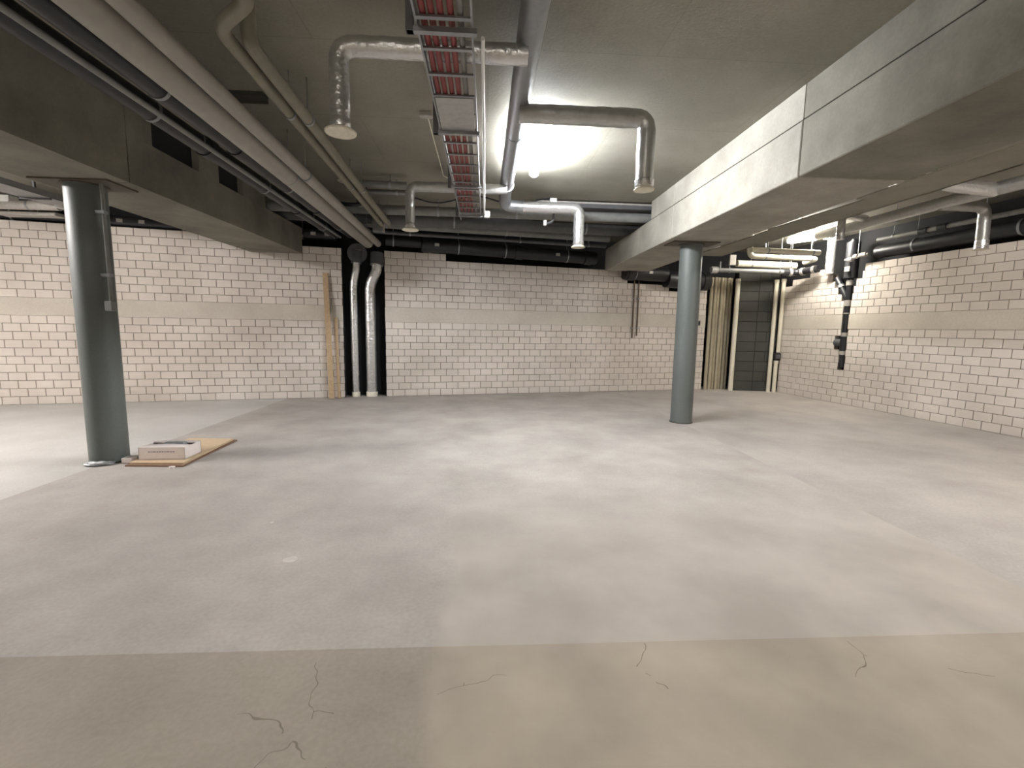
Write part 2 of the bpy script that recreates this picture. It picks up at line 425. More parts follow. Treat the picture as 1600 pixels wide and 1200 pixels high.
beam('concrete_beam', 'long pale concrete downstand beam above the right grey column', 2.70, 3.69, 10.55, [-0.5, 4.02, 6.75], [], 7.68, (-0.5, 4.02))
beam('concrete_beam', 'shaded concrete beam with dark notches above the left green-grey column', -4.40, -3.47, 9.1, [-0.5, 4.86], [(5.22, 6.0), (6.42, 7.02)], 7.68, (-0.5, 4.86, 9.1, 5.22, 6.42, 7.68), 0.0)  # whole left beam in the darker concrete, its shade put into the colour

# ------------------------------------------------------------------ columns
def column(label, x, y, strip):
    t = thing('steel_column', label, 'column', 'round columns under the beams'); t.location = (x, y, 0)
    MB().lathe([(0.167, 0.0), (0.167, 2.775)], (0, 0, 0), 40).build('shaft', 'column', t)
    MB().lathe([(0.19, 2.772), (0.19, 2.786)], (0, 0, 0), 40).build('collar', 'plate', t)
    MB().prism([(-0.36, -0.2), (0.36, -0.2), (0.36, 0.2), (-0.36, 0.2)], 2.784, 2.80).build('head_plate', 'plate', t)
    MB().lathe([(0.178, 0.0), (0.178, 0.012)], (0, 0, 0), 40).build('foot_ring', 'joint', t)
    return t
cl = column('round dark green-grey steel column beside the cardboard on the floor', -3.96, 4.95, True)
cr = column('slim round blue-grey steel column under the right beam', 3.16, 7.1, False)
t = thing('cable_conduit', 'thin grey conduit with socket box running down the left column', 'conduit')
MB().tube([(-3.735, 4.86, 2.79), (-3.735, 4.86, 1.66)], 0.018, 10).build('tube', 'midgrey', t)
MB().bbox(-3.765, -3.69, 4.80, 4.865, 1.56, 1.66, 0.008).build('socket_box', 'midgrey', t)
for z in (2.5, 1.9): MB().box(-3.80, -3.715, 4.835, 4.885, z, z + 0.03).build('clip', 'galv', t)

# ------------------------------------------------------------------ hangers
def hanger(parent, x, y, z, r, mat='galv', top=CEIL, ax=(0, 1, 0)):
    """clamp ring round a pipe plus a rod to the slab"""
    a = Vector(ax).normalized() * 0.016; c = Vector((x, y, z))
    MB().cyl(c - a, c + a, r + 0.006, 20).build('clamp', mat, parent)
    MB().cyl((x, y, z + r), (x, y, top), 0.006, 8).build('hanger_rod', mat, parent)

# ------------------------------------------------------------------ pipes along the left side of the middle bay
def run(name, label, cat, pts, r, mat, hang=(), group=None, seg=20, hm='galv'):
    t = thing(name, label, cat, group)
    MB().tube(pts, r, seg).build('pipe', mat, t)
    for h in hang: hanger(t, h[0], h[1], h[2], r, hm)
    return t
def lerp_run(x0, y0, x1, y1, y): return x0 + (x1 - x0) * (y - y0) / (y1 - y0)
ax0, ax1 = -2.08, -2.30
run('service_pipe', 'thick pale grey pipe running back to the shaft, lower of the pair', 'pipe',
    [(ax0 + 0.11, -4.4, 3.09), (ax0, 2.5, 3.09), (ax1, 9.30, 3.06)], 0.098, 'pvc_grey',
    [(lerp_run(ax0, 2.5, ax1, 9.3, y), y, 3.08) for y in (5.4, 8.4)])
bx0, bx1 = -1.905, -2.12
run('service_pipe', 'slimmer pale grey pipe beside the thick grey one, ending at the shaft', 'pipe',
    [(bx0 + 0.09, -4.4, 3.12), (bx0, 2.5, 3.12), (bx1, 9.36, 3.06)], 0.06, 'pvc_grey',
    [(lerp_run(bx0, 2.5, bx1, 9.36, y), y, 3.09) for y in (5.4, 8.4)])
for k, (xa, xb, z, lab) in enumerate(((-2.39, -2.56, 3.175, 'black pipe next to the thick grey pipe'), (-2.69, -2.84, 3.16, 'outer black pipe nearest the left beam'))):
    t = thing('black_pipe', lab, 'pipe')
    MB().tube([(xa + 0.1, -4.4, z), (xa, 2.5, z), (xb, 9.05, z)], 0.085, 18).build('pipe', 'black', t)
    for y in (1.2, 3.75 + 0.35 * k, 6.1, 8.3):
        x = lerp_run(xa, 2.5, xb, 9.05, y); hanger(t, x, y, z, 0.085)
    for y in (4.9, 7.2):
        x = lerp_run(xa, 2.5, xb, 9.05, y)
        MB().cyl((x, y - 0.07, z), (x, y + 0.07, z), 0.095, 18).build('coupling', 'black', t)
t = thing('highlight_strip', 'narrow grey tube as painted highlight between the two black pipes', 'conduit')  # added tube, its grey stands for the highlight along the black pipes
MB().tube([(-2.44, -4.4, 3.08), (-2.54, 2.5, 3.08), (-2.70, 8.9, 3.08)], 0.022, 10).build('tube', 'midgrey', t)
for y in (1.5, 4.6, 7.5):
    x = lerp_run(-2.54, 2.5, -2.70, 8.9, y); MB().cyl((x, y, 3.10), (x, y, CEIL), 0.005, 8).build('hanger_rod', 'galv', t)

# beige pair
t = thing('beige_pipe', 'thin beige ceiling pipe with a sideways jog near the camera', 'pipe')
MB().tube([(-1.25, -4.4, 3.22), (-1.30, 2.82, 3.22), (-1.62, 3.08, 3.22), (-1.82, 8.33, 3.215)], 0.043, 16, 0.12).build('pipe', 'pvc_dull', t)
for y in (4.2, 6.2, 8.1):
    hanger(t, lerp_run(-1.62, 3.08, -1.82, 8.33, y), y, 3.218, 0.043)
t = thing('beige_pipe', 'thin beige ceiling pipe that turns up into the slab', 'pipe')
MB().tube([(-1.51, 3.22, CEIL), (-1.51, 3.22, 3.22), (-1.70, 8.33, 3.215)], 0.046, 16, 0.1).build('pipe', 'pvc_dull', t)
for y in (4.3, 6.3, 8.15):
    hanger(t, lerp_run(-1.51, 3.22, -1.70, 8.33, y), y, 3.218, 0.046)

# anchor channel and small ceiling fittings
t = MB().box(-2.46, -2.05, 4.58, 4.68, 3.52, CEIL).box(-2.46, -2.05, 4.68, 4.695, 3.50, CEIL).build('anchor_channel', 'joint')
tag(t, 'dark short anchor channel on the ceiling above the grey pipes', 'bracket')
for i, (x, y, lab) in enumerate(((-2.02, 6.35, 'small pale round ceiling socket beyond the anchor channel'), (-2.1, 7.1, 'faint grey round ceiling socket nearer the back wall'))):
    t = thing('ceiling_socket', lab, 'socket')
    MB().lathe([(0.055, -0.03), (0.075, 0)], (x, y, CEIL), 20).build('dome', 'valve', t)
    MB().lathe([(0.085, -0.006), (0.085, 0)], (x, y, CEIL), 20).build('rim', 'collar', t)

# ------------------------------------------------------------------ ventilation duct with four branches
t = thing('ventilation_duct', 'grey central ventilation duct with foil branches and cream valves', 'duct')
MB().tube([(0.30, -4.4, 3.42), (0.285, 2.8, 3.42), (0.265, 7.0, 3.42), (0.27, 7.24, 3.31), (0.55, 7.24, 3.30)], 0.09, 24, 0.12, 0.012).build('trunk', 'galv', t)
for y in (0.5, 2.6, 4.9, 6.6): hanger(t, 0.278, y, 3.42, 0.09)
def branch(parent, x0, y, x1, z0=3.31, zb=2.76, r=0.066, disc=0.105, mat='foil'):
    b = MB().tube([(x0, y, z0), (x1, y, z0), (x1, y, zb + 0.06)], r, 20, 0.11, 0.035).build('branch', mat, parent)
    b['label'] = 'foil-wrapped branch duct with elbow and drop'
    MB().lathe([(r * 0.98, 0.09), (r * 1.06, 0.085), (r * 1.06, 0.03), (r * 0.98, 0.02)][::-1], (x1, y, zb), 24).build('collar', 'foil', b)
    MB().lathe([(disc * 0.45, -0.012), (disc * 0.98, -0.004), (disc, 0.006), (disc * 0.85, 0.016), (r, 0.03)], (x1, y, zb), 28).build('valve', 'valve', b)
branch(t, 0.27, 3.37, -1.0)
branch(t, 0.27, 4.20, 1.40, 3.30, 2.70, 0.078, 0.09, 'foil_dull')
branch(t, 0.50, 7.24, 1.42, 3.30, 2.72, 0.082, 0.11)
branch(t, 0.27, 6.40, -1.02, 3.30, 2.74, 0.064, 0.11, 'foil_dull')

# ------------------------------------------------------------------ cable tray with red cables
t = thing('cable_tray', 'hanging galvanised cable tray along the ceiling centre', 'cable tray')
tx0, tx1, tz = -0.40, -0.085, 3.10
MB().box(tx0, tx0 + 0.012, -4.4, 7.35, tz, tz + 0.07).build('side_rail', 'galv', t)
MB().box(tx1 - 0.012, tx1, -4.4, 7.05, tz, tz + 0.07).build('side_rail', 'galv', t)
y = -4.3
rung = None
while y < 7.0:
    if rung is None: rung = MB().box(tx0 + 0.012, tx1 - 0.012, -0.014, 0.014, tz, tz + 0.012).mesh('rung', 'galv')
    o = bpy.data.objects.new('rung', rung); COL.objects.link(o); o.parent = t; o.location = (0, y, 0); y += 0.28
for y in (0.4, 2.78, 4.12, 5.6, 7.0):
    b = MB().box(tx0 - 0.05, tx1 + 0.02, y - 0.018, y + 0.018, tz - 0.028, tz).build('bracket', 'galv', t)
    MB().box(tx0 - 0.055, tx0 - 0.015, y - 0.025, y + 0.025, tz - 0.028, CEIL).build('bracket_post', 'darkgrey', b)
MB().box(tx0 + 0.02, tx1 - 0.02, 3.55, 4.10, tz - 0.004, tz - 0.002).build('cover_sheet', 'foil_dull', t)
for i in range(5):
    x = tx0 + 0.045 + i * 0.05; pts = []
    y = -4.3
    while y <= 7.0: pts.append((x + random.uniform(-0.004, 0.004), y, tz + 0.034)); y += 0.7
    tag(MB().tube(pts, 0.018, 10, 0.2).build('red_cable' if i < 4 else 'grey_cable', 'red' if i < 4 else 'greycable'),
        ['red cable lying at the left edge of the cable tray', 'red cable second from left on the cable tray', 'red cable in the middle of the cable tray', 'red cable second from right on the cable tray', 'grey cable at the right edge of the cable tray'][i], 'cable', 'cables on the tray')
t = thing('white_conduit', 'thin white conduit with plug box at the end of the tray', 'conduit')
MB().tube([(-0.032, 2.9, 3.13), (-0.035, 6.9, 3.12), (-0.03, 6.96, 3.10)], 0.012, 10, 0.03).build('tube', 'white', t)
MB().bbox(-0.04, 0.045, 6.97, 7.05, 3.07, 3.16, 0.008).build('plug_box', 'white', t)
t = thing('ceiling_cable', 'thin pale cable with small junction box left of the tray', 'cable')
MB().tube([(-0.60, 4.9, 3.545), (-0.605, 6.7, 3.545), (-0.5, 6.9, 3.545)], 0.007, 8).build('cable', 'valve', t)
MB().bbox(-0.67, -0.55, 4.82, 4.90, 3.515, CEIL, 0.006).build('junction_box', 'collar', t)
t = thing('black_cable', 'sagging black cable behind the duct ending at a white box', 'cable')
pts = []
for i in range(15):
    u = i / 14; pts.append((-1.4 + 2.42 * u, 7.47 + 0.03 * math.sin(u * 6), 3.44 + 0.06 * math.cos(u * 12.5)))
MB().tube(pts, 0.011, 8, 0.05).build('cable', 'black', t)
MB().bbox(0.99, 1.10, 7.43, 7.51, 3.42, 3.50, 0.008).build('junction_box', 'white', t)
MB().tube([(1.06, 7.47, 3.42), (1.06, 7.48, 3.16), (0.95, 7.5, 3.12)], 0.02, 10, 0.05).build('drop_conduit', 'darkgrey', t)
MB().bbox(0.90, 0.95, 7.47, 7.53, 3.09, 3.17, 0.006).build('plug', 'white', t)

# ------------------------------------------------------------------ transverse services in front of the back wall
def trans(name, label, cat, xa, xb, ya, slope, z, r, mat, hx=(), clamp=True):
    t = thing(name, label, cat)
    f = lambda x: ya + slope * (x + 1.0)
    MB().tube([(xa, f(xa), z), (xb, f(xb), z)], r, 18).build('pipe', mat, t)
    for x in hx: hanger(t, x, f(x), z, r, 'galv', CEIL, (1, slope, 0))
    return t
t = thing('rectangular_duct', 'dark grey rectangular duct crossing into the right beam notch', 'duct')
MB().bbox(0.95, 4.6, 7.72, 8.06, 3.45, 3.53, 0.006, Matrix.Rotation(0.02, 4, 'Z')).build('duct', 'darkgrey', t)
MB().box(0.95, 4.6, 7.705, 7.722, 3.51, 3.538, Matrix.Rotation(0.02, 4, 'Z')).build('flange', 'collar', t)
for x in (1.7, 2.5): MB().cyl((x - 0.15, 7.9, 3.51), (x - 0.15, 7.9, CEIL), 0.006, 8).build('hanger_rod', 'galv', t)
trans('cross_pipe', 'light grey cross pipe nearest the camera under the slab', 'pipe', -4.9, 4.8, 7.90, 0.01, 3.352, 0.076, 'midgrey', (-3.1, -0.8, 0.5))
trans('cross_pipe', 'mid grey thick cross pipe behind the light grey one', 'pipe', -4.9, 4.8, 8.75, 0.10, 3.39, 0.11, 'darkgrey', (-2.9, -0.6, 1.9))
trans('cross_pipe', 'dull grey cross pipe close above the black drain pipe', 'pipe', -2.75, 2.6, 9.30, 0.17, 3.38, 0.07, 'midgrey', (-1.9, 0.4, 2.0))
trans('cross_pipe', 'slim dark pipe closest to the back wall', 'pipe', -2.7, 2.6, 9.46, 0.19, 3.26, 0.035, 'darkgrey', (-1.5, 0.7, 2.2))
# pair of foil pipe stubs
t = thing('foil_stub', 'short pale pipe stub beside the beige pipes', 'pipe')
MB().tube([(-1.86, 6.75, 3.42), (-1.12, 6.78, 3.42)], 0.045, 14, None, 0.02).build('pipe', 'midgrey', t); hanger(t, -1.35, 6.77, 3.42, 0.05, 'galv', CEIL, (1, 0, 0))
t = thing('foil_stub', 'short pale pipe stub, the lower of the two', 'pipe')
MB().tube([(-1.86, 6.98, 3.38), (-1.10, 7.0, 3.38)], 0.035, 14, None, 0.02).build('pipe', 'midgrey', t); hanger(t, -1.3, 6.99, 3.38, 0.035, 'galv', CEIL, (1, 0, 0))
# curved black hose with grey sleeve over the shaft
t = thing('bent_hose', 'black bent hose curling under the grey pipes above the shaft', 'hose')
MB().tube([(-1.83, 7.3, CEIL), (-1.84, 7.22, 3.26), (-2.02, 7.18, 3.235), (-2.34, 7.3, 3.30)], 0.03, 12, 0.12).build('hose', 'black', t)
MB().tube([(-1.925, 7.34, CEIL), (-1.925, 7.34, 3.26)], 0.05, 16).build('sleeve', 'midgrey', t)
t = thing('vertical_box_duct', 'grey upright sheet duct standing above the shaft', 'duct')
MB().bbox(-1.99, -1.82, 8.37, 8.50, 3.10, CEIL, 0.006).build('duct', 'midgrey', t)
MB().box(-1.82, -1.80, 8.37, 8.50, 3.10, CEIL).build('edge_angle', 'collar', t)

# black drain pipes along the top of the brick wall
def wallrun(name, label, sa, sb, off, za, zb, r, coup, labels, mat='black', clampmat='collar', rods=()):
    t = thing(name, label, 'pipe')
    pt = lambda s: FB @ Vector((s, -off, za + (zb - za) * (s - sa) / (sb - sa)))
    MB().tube([pt(sa), pt(sb)], r, 24).build('pipe', mat, t)
    d = (pt(sb) - pt(sa)).normalized()
    for s in coup: MB().cyl(pt(s) - d * 0.09, pt(s) + d * 0.09, r + 0.018, 24).build('coupling', mat, t)
    for s in labels:
        m = frame(pt(s), U, N)
        MB().box(-0.045, 0.045, -r - 0.008, -r + 0.03, -0.03, 0.03, m).build('pale_sticker', clampmat, t)
    for s in rods:
        p = pt(s); MB().cyl(p - d * 0.012, p + d * 0.012, r + 0.008, 24).build('clamp', 'galv', t)
        MB().cyl((p.x, p.y, p.z + r), (p.x, p.y, CEIL), 0.007, 8).build('hanger_rod', 'galv', t)
    return t
wallrun('drain_pipe', 'long thick black drain pipe along the top of the middle brick wall', 7.15, 11.0, 0.16, 3.11, 3.045, 0.135, (7.28, 9.2, 10.8), (7.45, 10.05), rods=(7.9, 8.9, 10.3))
wallrun('drain_pipe', 'short black drain pipe stub right of the pipe shaft', 6.45, 7.14, 0.16, 3.15, 3.14, 0.10, (), (), rods=(6.6,))
wallrun('drain_pipe', 'black drain pipe above the left brick wall', -2.9, 5.5, -0.10, 3.235, 3.22, 0.10, (-0.5, 1.6, 3.4), (1.95, 2.28, 5.1, 5.35), 'black', 'collar', rods=(0.4, 2.9, 4.9))
wallrun('drain_pipe', 'black drain pipe behind the right column above the bricks', 11.75, 12.84, 0.12, 2.80, 2.78, 0.175, (11.9,), (12.35,), rods=(12.0,))
wallrun('drain_pipe', 'fat black drain coupling near the conduit bundle', 12.85, 14.0, 0.13, 2.68, 2.66, 0.20, (13.9,), (), rods=(13.6,))

# wall conduits and little outlet
for i, (s, z0, z1, r, lab) in enumerate(((12.09, 1.28, 2.75, 0.020, 'brown thin wall conduit on the left, left of the right column'), (12.21, 1.33, 2.75, 0.016, 'brown thin wall conduit, shorter one next to the right column'))):
    t = thing('wall_conduit', lab, 'conduit')
    p = FB @ Vector((s, -0.022, 0)); MB().tube([(p.x, p.y, z0), (p.x, p.y, z1)], r, 10).build('tube', 'brown', t)
    for z in (1.5, 2.2): MB().box(-0.035, 0.035, -0.045, 0.0, z, z + 0.02, frame(FB @ Vector((s, 0, 0)), U, N)).build('clip', 'galv', t)
t = thing('wall_outlet', 'small dark outlet box on the brick strip behind the right column', 'outlet')
m = frame(FB @ Vector((13.93, 0, 0)), U, N)
MB().bbox(-0.035, 0.035, -0.035, 0, 1.60, 1.72, 0.006, m).build('housing', 'darkgrey', t)
MB().box(-0.02, 0.02, -0.04, -0.034, 1.63, 1.69, m).build('cover', 'black', t)

# ------------------------------------------------------------------ shaft pipes
def shaft_pipe(label, s, r, z1, lean, mat):
    t = thing('riser_pipe', label, 'pipe')
    p = lambda ss, d, z: FB @ Vector((ss, d, z))
    MB().tube([p(s, 0.10, 0.0), p(s, 0.10, z1 - 0.42), p(s + lean, 0.02, z1 - 0.12), p(s + lean, 0.02, z1)], r, 22, 0.14, 0.02).build('riser', mat, t)
    c = p(s, 0.10, 0.0); MB().lathe([(r + 0.012, 0), (r + 0.012, 0.09), (r, 0.1)], c, 22).build('foot_collar', 'valve', t)
    a = p(s + lean, 0.02, z1 - 0.02); b = p(s + lean + 0.02, 0.06, z1 + 0.22)
    MB().tube([a, b], r + 0.03, 20).build('elbow', 'darkgrey', t)
    for z in (0.9, 1.75): MB().cyl(p(s, 0.10, z), p(s, 0.10, z + 0.02), r + 0.004, 22).build('seam_band', mat, t)
    return t
rz = shaft_pipe('foil-clad riser pipe in the shaft, slimmer left one', 5.81, 0.072, 2.72, 0.07, 'foil')
shaft_pipe('foil-clad riser pipe in the shaft, thicker right one', 6.13, 0.105, 2.70, 0.14, 'foil')
p = FB @ Vector((5.90, 0.16, 2.90)); MB().cyl(p, p + N * 0.14, 0.19, 24).build('round_cap', 'darkgrey', rz)
q = p + N * 0.141 + Vector((0.02, 0, 0.05)); MB().bbox(-0.05, 0.05, -0.01, 0.0, -0.02, 0.02, 0.004, frame(q, U, N)).build('sticker', 'collar', rz)

# timber planks leaning beside the shaft
def plank(label, sb, db, st, zt, wd, th):
    t = MB()
    a = FB @ Vector((sb, -db, 0.0)); b = FB @ Vector((st, -0.012 - th, zt))
    ez = (b - a).normalized(); ex = U.copy(); ex = (ex - ez * ex.dot(ez)).normalized(); ey = ez.cross(ex)
    m = Matrix.Identity(4)
    for r in range(3): m[r][0] = ex[r]; m[r][1] = ey[r]; m[r][2] = ez[r]; m[r][3] = a[r]
    t.bbox(-wd / 2, wd / 2, 0, th, 0.01, (b - a).length, 0.003, m)
    return tag(t.build('timber_plank', 'timber'), label, 'plank')
plank('tall narrow timber plank leaning on bricks left of the shaft', 5.37, 0.22, 5.30, 2.48, 0.10, 0.024)
plank('shorter timber batten leaning beside the tall plank', 5.50, 0.16, 5.47, 1.62, 0.06, 0.02)

# ------------------------------------------------------------------ corner: conduit bundle, dark block pier, white pipes
pier = MB()
A = Vector((6.17, 11.08, 0)); Bv = Vector((7.12, 10.90, 0)); pu = (Bv - A).normalized(); pn = Vector((pu.y, -pu.x, 0))
FP = frame(A, pu, pn); PL = (Bv - A).length
pr = struct(pier.box(0, PL, 0.008, 0.30, 0, 3.0, FP).build('wall_corner', 'cavity'), 'dark blockwork pier in the back right corner')
for i in range(12):
    z = i * 0.245; off = (i % 2) * 0.245
    xs = [0] + [x for x in (0.245 + off if off else 0.49, 0.735 if off else 0.98) if x < PL - 0.05] + [PL]
    for a, b in zip(xs, xs[1:]):
        o = MB().bbox(a + 0.005, b - 0.005, 0, 0.1, z + 0.005, z + 0.24, 0.006, FP).build('block', 'block', pr)
ords = ['at the left end', 'second from left', 'third from left', 'fourth from left', 'fifth from left', 'sixth from left', 'last before the bright one']
for i in range(8):
    s = 14.225 + i * 0.095; r = 0.042; ztop = 2.79
    p = FB @ Vector((s, -0.03 - (0.02 if i % 2 else 0.0), 0))
    if i == 7: p = Vector((6.12, 11.02, 0)); r = 0.055; ztop = 2.74
    t = thing('upright_conduit', ('cream upright conduit, ' + ords[i] + ' in the bundle') if i < 7 else 'brighter cream conduit against the dark block pier', 'conduit', 'upright conduits left of the dark pier')
    mt = 'pvc_beige' if i < 7 else 'pvc_cream'
    MB().tube([(p.x, p.y, 0.0), (p.x, p.y, ztop)], r, 16).build('tube', mt, t)
    MB().lathe([(r + 0.003, ztop - 0.09), (r + 0.003, ztop)], (p.x, p.y, 0), 16).build('socket', mt, t)
for i, (x, y, z0, z1, lab) in enumerate(((6.98, 10.84, 0.0, 2.72, 'full-height white pipe right of the dark pier'), (7.13, 10.80, 0.98, 2.74, 'upper white pipe beside the right brick wall'), (7.10, 10.80, 0.0, 0.78, 'lower white pipe piece beside the right brick wall'))):
    t = thing('white_pipe', lab, 'pipe')
    MB().tube([(x, y, z0), (x, y, z1)], 0.046, 16).build('tube', 'pvc_cream', t)
    MB().lathe([(0.054, 0), (0.054, 0.07)], (x, y, z1 - 0.07), 16).build('socket', 'pvc_cream', t)
t = thing('wall_box', 'dark small box between the two white pipe pieces', 'box')
MB().bbox(7.03, 7.17, 10.74, 10.86, 0.80, 0.96, 0.008).build('housing', 'black', t); MB().box(7.05, 7.15, 10.733, 10.741, 0.83, 0.93).build('lid', 'darkgrey', t)
# ceiling-level cream pipes in the corner
for i, (ya, z, xa, xb, r, lab) in enumerate(((8.72, 3.02, 5.05, 6.5, 0.05, 'cream cross pipe in the right bay, front one'), (9.45, 3.02, 5.45, 7.0, 0.055, 'cream cross pipe in the right bay, middle one'), (10.2, 2.98, 5.6, 7.05, 0.075, 'dull cream cross pipe in the right bay, rear one'))):
    t = thing('cream_pipe', lab, 'pipe')
    MB().tube([(xa, ya, CEIL), (xa, ya, z), (xb, ya + 0.12, z), (xb, ya + 0.5, z - 0.02)] if i == 1 else [(xa, ya, z), (xb, ya + 0.12, z)], r, 16, 0.12).build('tube', 'pvc_cream', t)
    hanger(t, xa + 0.35, ya + 0.03, z, r, 'galv', CEIL, (1, 0.08, 0)); hanger(t, xb - 0.15, ya + 0.11, z, r, 'galv', CEIL, (1, 0.08, 0))
t = thing('grey_header_pipe', 'grey horizontal pipe with bright valve above the corner opening', 'pipe')
MB().tube([(4.95, 10.0, 2.80), (6.585, 10.05, 2.80)], 0.05, 16).build('pipe', 'midgrey', t)
MB().cyl((4.92, 10.0, 2.80), (5.06, 10.0, 2.80), 0.075, 16).build('valve_body', 'foil', t)
MB().tube([(5.12, 10.0, 2.80), (5.12, 10.0, 2.98)], 0.016, 10).build('valve_stem', 'galv', t)
for x in (5.35, 6.5): hanger(t, x, 10.02, 2.80, 0.05, 'galv', CEIL, (1, 0, 0))
MB().bbox(5.28, 5.42, 9.9, 9.96, 2.90, 3.12, 0.006).build('bracket_plate', 'collar', t)
t = thing('black_pipe', 'short black pipe with pale collars in the back right corner', 'pipe')
MB().tube([(6.60, 10.1, 2.80), (6.95, 10.1, 2.80), (7.06, 9.80, 2.82), (7.12, 9.66, 2.83)], 0.075, 18, 0.12).build('pipe', 'black', t)
for (x, y, z, dx, dy) in ((6.78, 10.1, 2.80, 1, 0), (7.00, 9.97, 2.81, 0.3, -1), (7.085, 9.74, 2.825, 0.3, -1)):
    d = Vector((dx, dy, 0)).normalized() * 0.03; c = Vector((x, y, z)); MB().cyl(c - d, c + d, 0.086, 18).build('collar', 'collar', t)
MB().cyl((6.80, 10.1, 2.86), (6.80, 10.1, CEIL), 0.006, 8).build('hanger_rod', 'galv', t)

# ------------------------------------------------------------------ drain stack on the right wall
rp = lambda y, d, z: FR @ Vector(((10.85 - y) / 0.9938, d, z))
t = thing('drain_stack', 'black drain stack with pale collars set in the right brick wall', 'pipe')
MB().tube([rp(9.12, 0.02, 0.76), rp(9.12, 0.02, 3.35)], 0.055, 20).build('stack', 'black', t)
MB().tube([rp(9.12, 0.02, 2.12), rp(9.44, 0.02, 2.62)], 0.055, 18).build('branch', 'black', t)
c0 = rp(9.12, 0.02, 2.12); c1 = rp(9.44, 0.02, 2.62); dd = (c1 - c0).normalized()
cc = c0.lerp(c1, 0.62); MB().cyl(cc - dd * 0.03, cc + dd * 0.03, 0.066, 18).build('collar', 'foil', t)
for z0, z1, r in ((2.02, 2.14, 0.064), (1.86, 1.885, 0.062), (1.40, 1.48, 0.066), (1.02, 1.10, 0.064), (2.44, 2.54, 0.066)):
    MB().cyl(rp(9.12, 0.02, z0), rp(9.12, 0.02, z1), r, 20).build('collar', 'collar', t)
MB().cyl(rp(9.12, 0.02, 1.12), rp(9.12, 0.02, 1.40), 0.07, 20).build('coupling', 'black', t)
MB().cyl(rp(9.15, 0.02, 1.27), rp(9.31, 0.02, 1.27), 0.075, 16).build('side_inlet', 'darkgrey', t)
MB().tube([rp(9.12, 0.02, 2.58), rp(9.12, 0.02, 3.3)], 0.12, 20).build('upper_socket', 'black', t)
t = thing('foil_sleeve', 'bright foil-wrapped vertical sleeve above the drain branch', 'pipe')
a = rp(9.52, -0.10, 2.72); MB().tube([a, (a.x, a.y, CEIL)], 0.088, 18, None, 0.05).build('sleeve', 'foil', t)
MB().lathe([(0.098, 0), (0.098, 0.04)], (a.x, a.y, 2.71), 18).build('rim', 'foil', t)
t = thing('valve_group', 'cluster of small metal valves beside the drain stack', 'valve')
for (y, z, L) in ((8.98, 2.93, 0.10), (8.86, 2.97, 0.08), (8.70, 2.98, 0.12)):
    MB().cyl(rp(y + L / 2, -0.17, z), rp(y - L / 2, -0.17, z), 0.045, 14).build('valve_body', 'collar', t)
MB().tube([rp(9.1, -0.17, 2.93), rp(8.6, -0.17, 2.98)], 0.026, 12).build('pipe', 'midgrey', t)
MB().cyl(rp(8.82, -0.17, 2.97), rp(8.82, -0.17, 2.97) + Vector((0, 0, CEIL - 2.97)), 0.008, 8).build('hanger_rod', 'galv', t)
MB().bbox(-0.06, 0.06, -0.16, -0.14, 2.70, 2.80, 0.004, frame(rp(9.05, 0, 0), RU, RN)).build('label_plate', 'collar', t)

# black pipes along the right wall top
t = thing('black_pipe', 'thick black pipe along the top of the right brick wall', 'pipe')
MB().tube([rp(8.6, 0.05, 3.02), rp(-1.0, 0.05, 3.06)], 0.12, 20).build('pipe', 'black', t)
for y in (7.9, 6.4, 4.6): hanger(t, *rp(y, 0.05, 3.03), 0.12, 'galv', CEIL, RU)
t = thing('grey_pipe', 'slim grey pipe with black couplings above the right wall', 'pipe')
MB().tube([rp(8.5, -0.10, 3.22), rp(-1.0, -0.10, 3.26)], 0.04, 14).build('pipe', 'midgrey', t)
for y in (7.75, 7.45, 5.9): MB().cyl(rp(y, -0.10, 3.225), rp(y - 0.14, -0.10, 3.225), 0.055, 14).build('coupling', 'black', t)
for y in (8.2, 6.8, 5.2): hanger(t, *rp(y, -0.10, 3.23), 0.04, 'galv', CEIL, RU)

# right bay ventilation duct
t = thing('ventilation_duct', 'silver ventilation duct in the right bay with one low outlet', 'duct')
MB().tube([(6.70, -3.0, 3.33), (6.62, 4.6, 3.33), (6.52, 5.75, 3.33), (6.42, 8.8, 3.33)], 0.085, 20, 0.2, 0.02).build('trunk', 'foil_dull', t)
MB().tube([(6.50, 5.78, 3.32), (5.72, 5.62, 3.32), (5.2, 5.5, 3.4)], 0.09, 20, 0.15, 0.04).build('side_branch', 'foil', t)
b = MB().tube([(6.48, 6.45, 3.31), (7.22, 6.50, 3.31), (7.24, 6.50, 2.78)], 0.075, 20, 0.12, 0.035).build('branch', 'foil_dull', t)
MB().lathe([(0.082, 0), (0.082, 0.12)], (7.24, 6.50, 2.72), 20).build('collar', 'foil', b)
MB().lathe([(0.05, 0), (0.095, 0.008), (0.08, 0.02)], (7.24, 6.50, 2.70), 20).build('valve', 'valve', b)
b = MB().tube([(6.42, 7.7, 3.40), (5.85, 7.5, 3.40), (5.85, 7.5, 3.0)], 0.06, 18, 0.1, 0.04).build('branch', 'foil', t)
for y in (2.0, 5.2, 7.2, 8.5): hanger(t, lerp_run(6.62, 4.6, 6.45, 8.8, y), y, 3.33, 0.085)

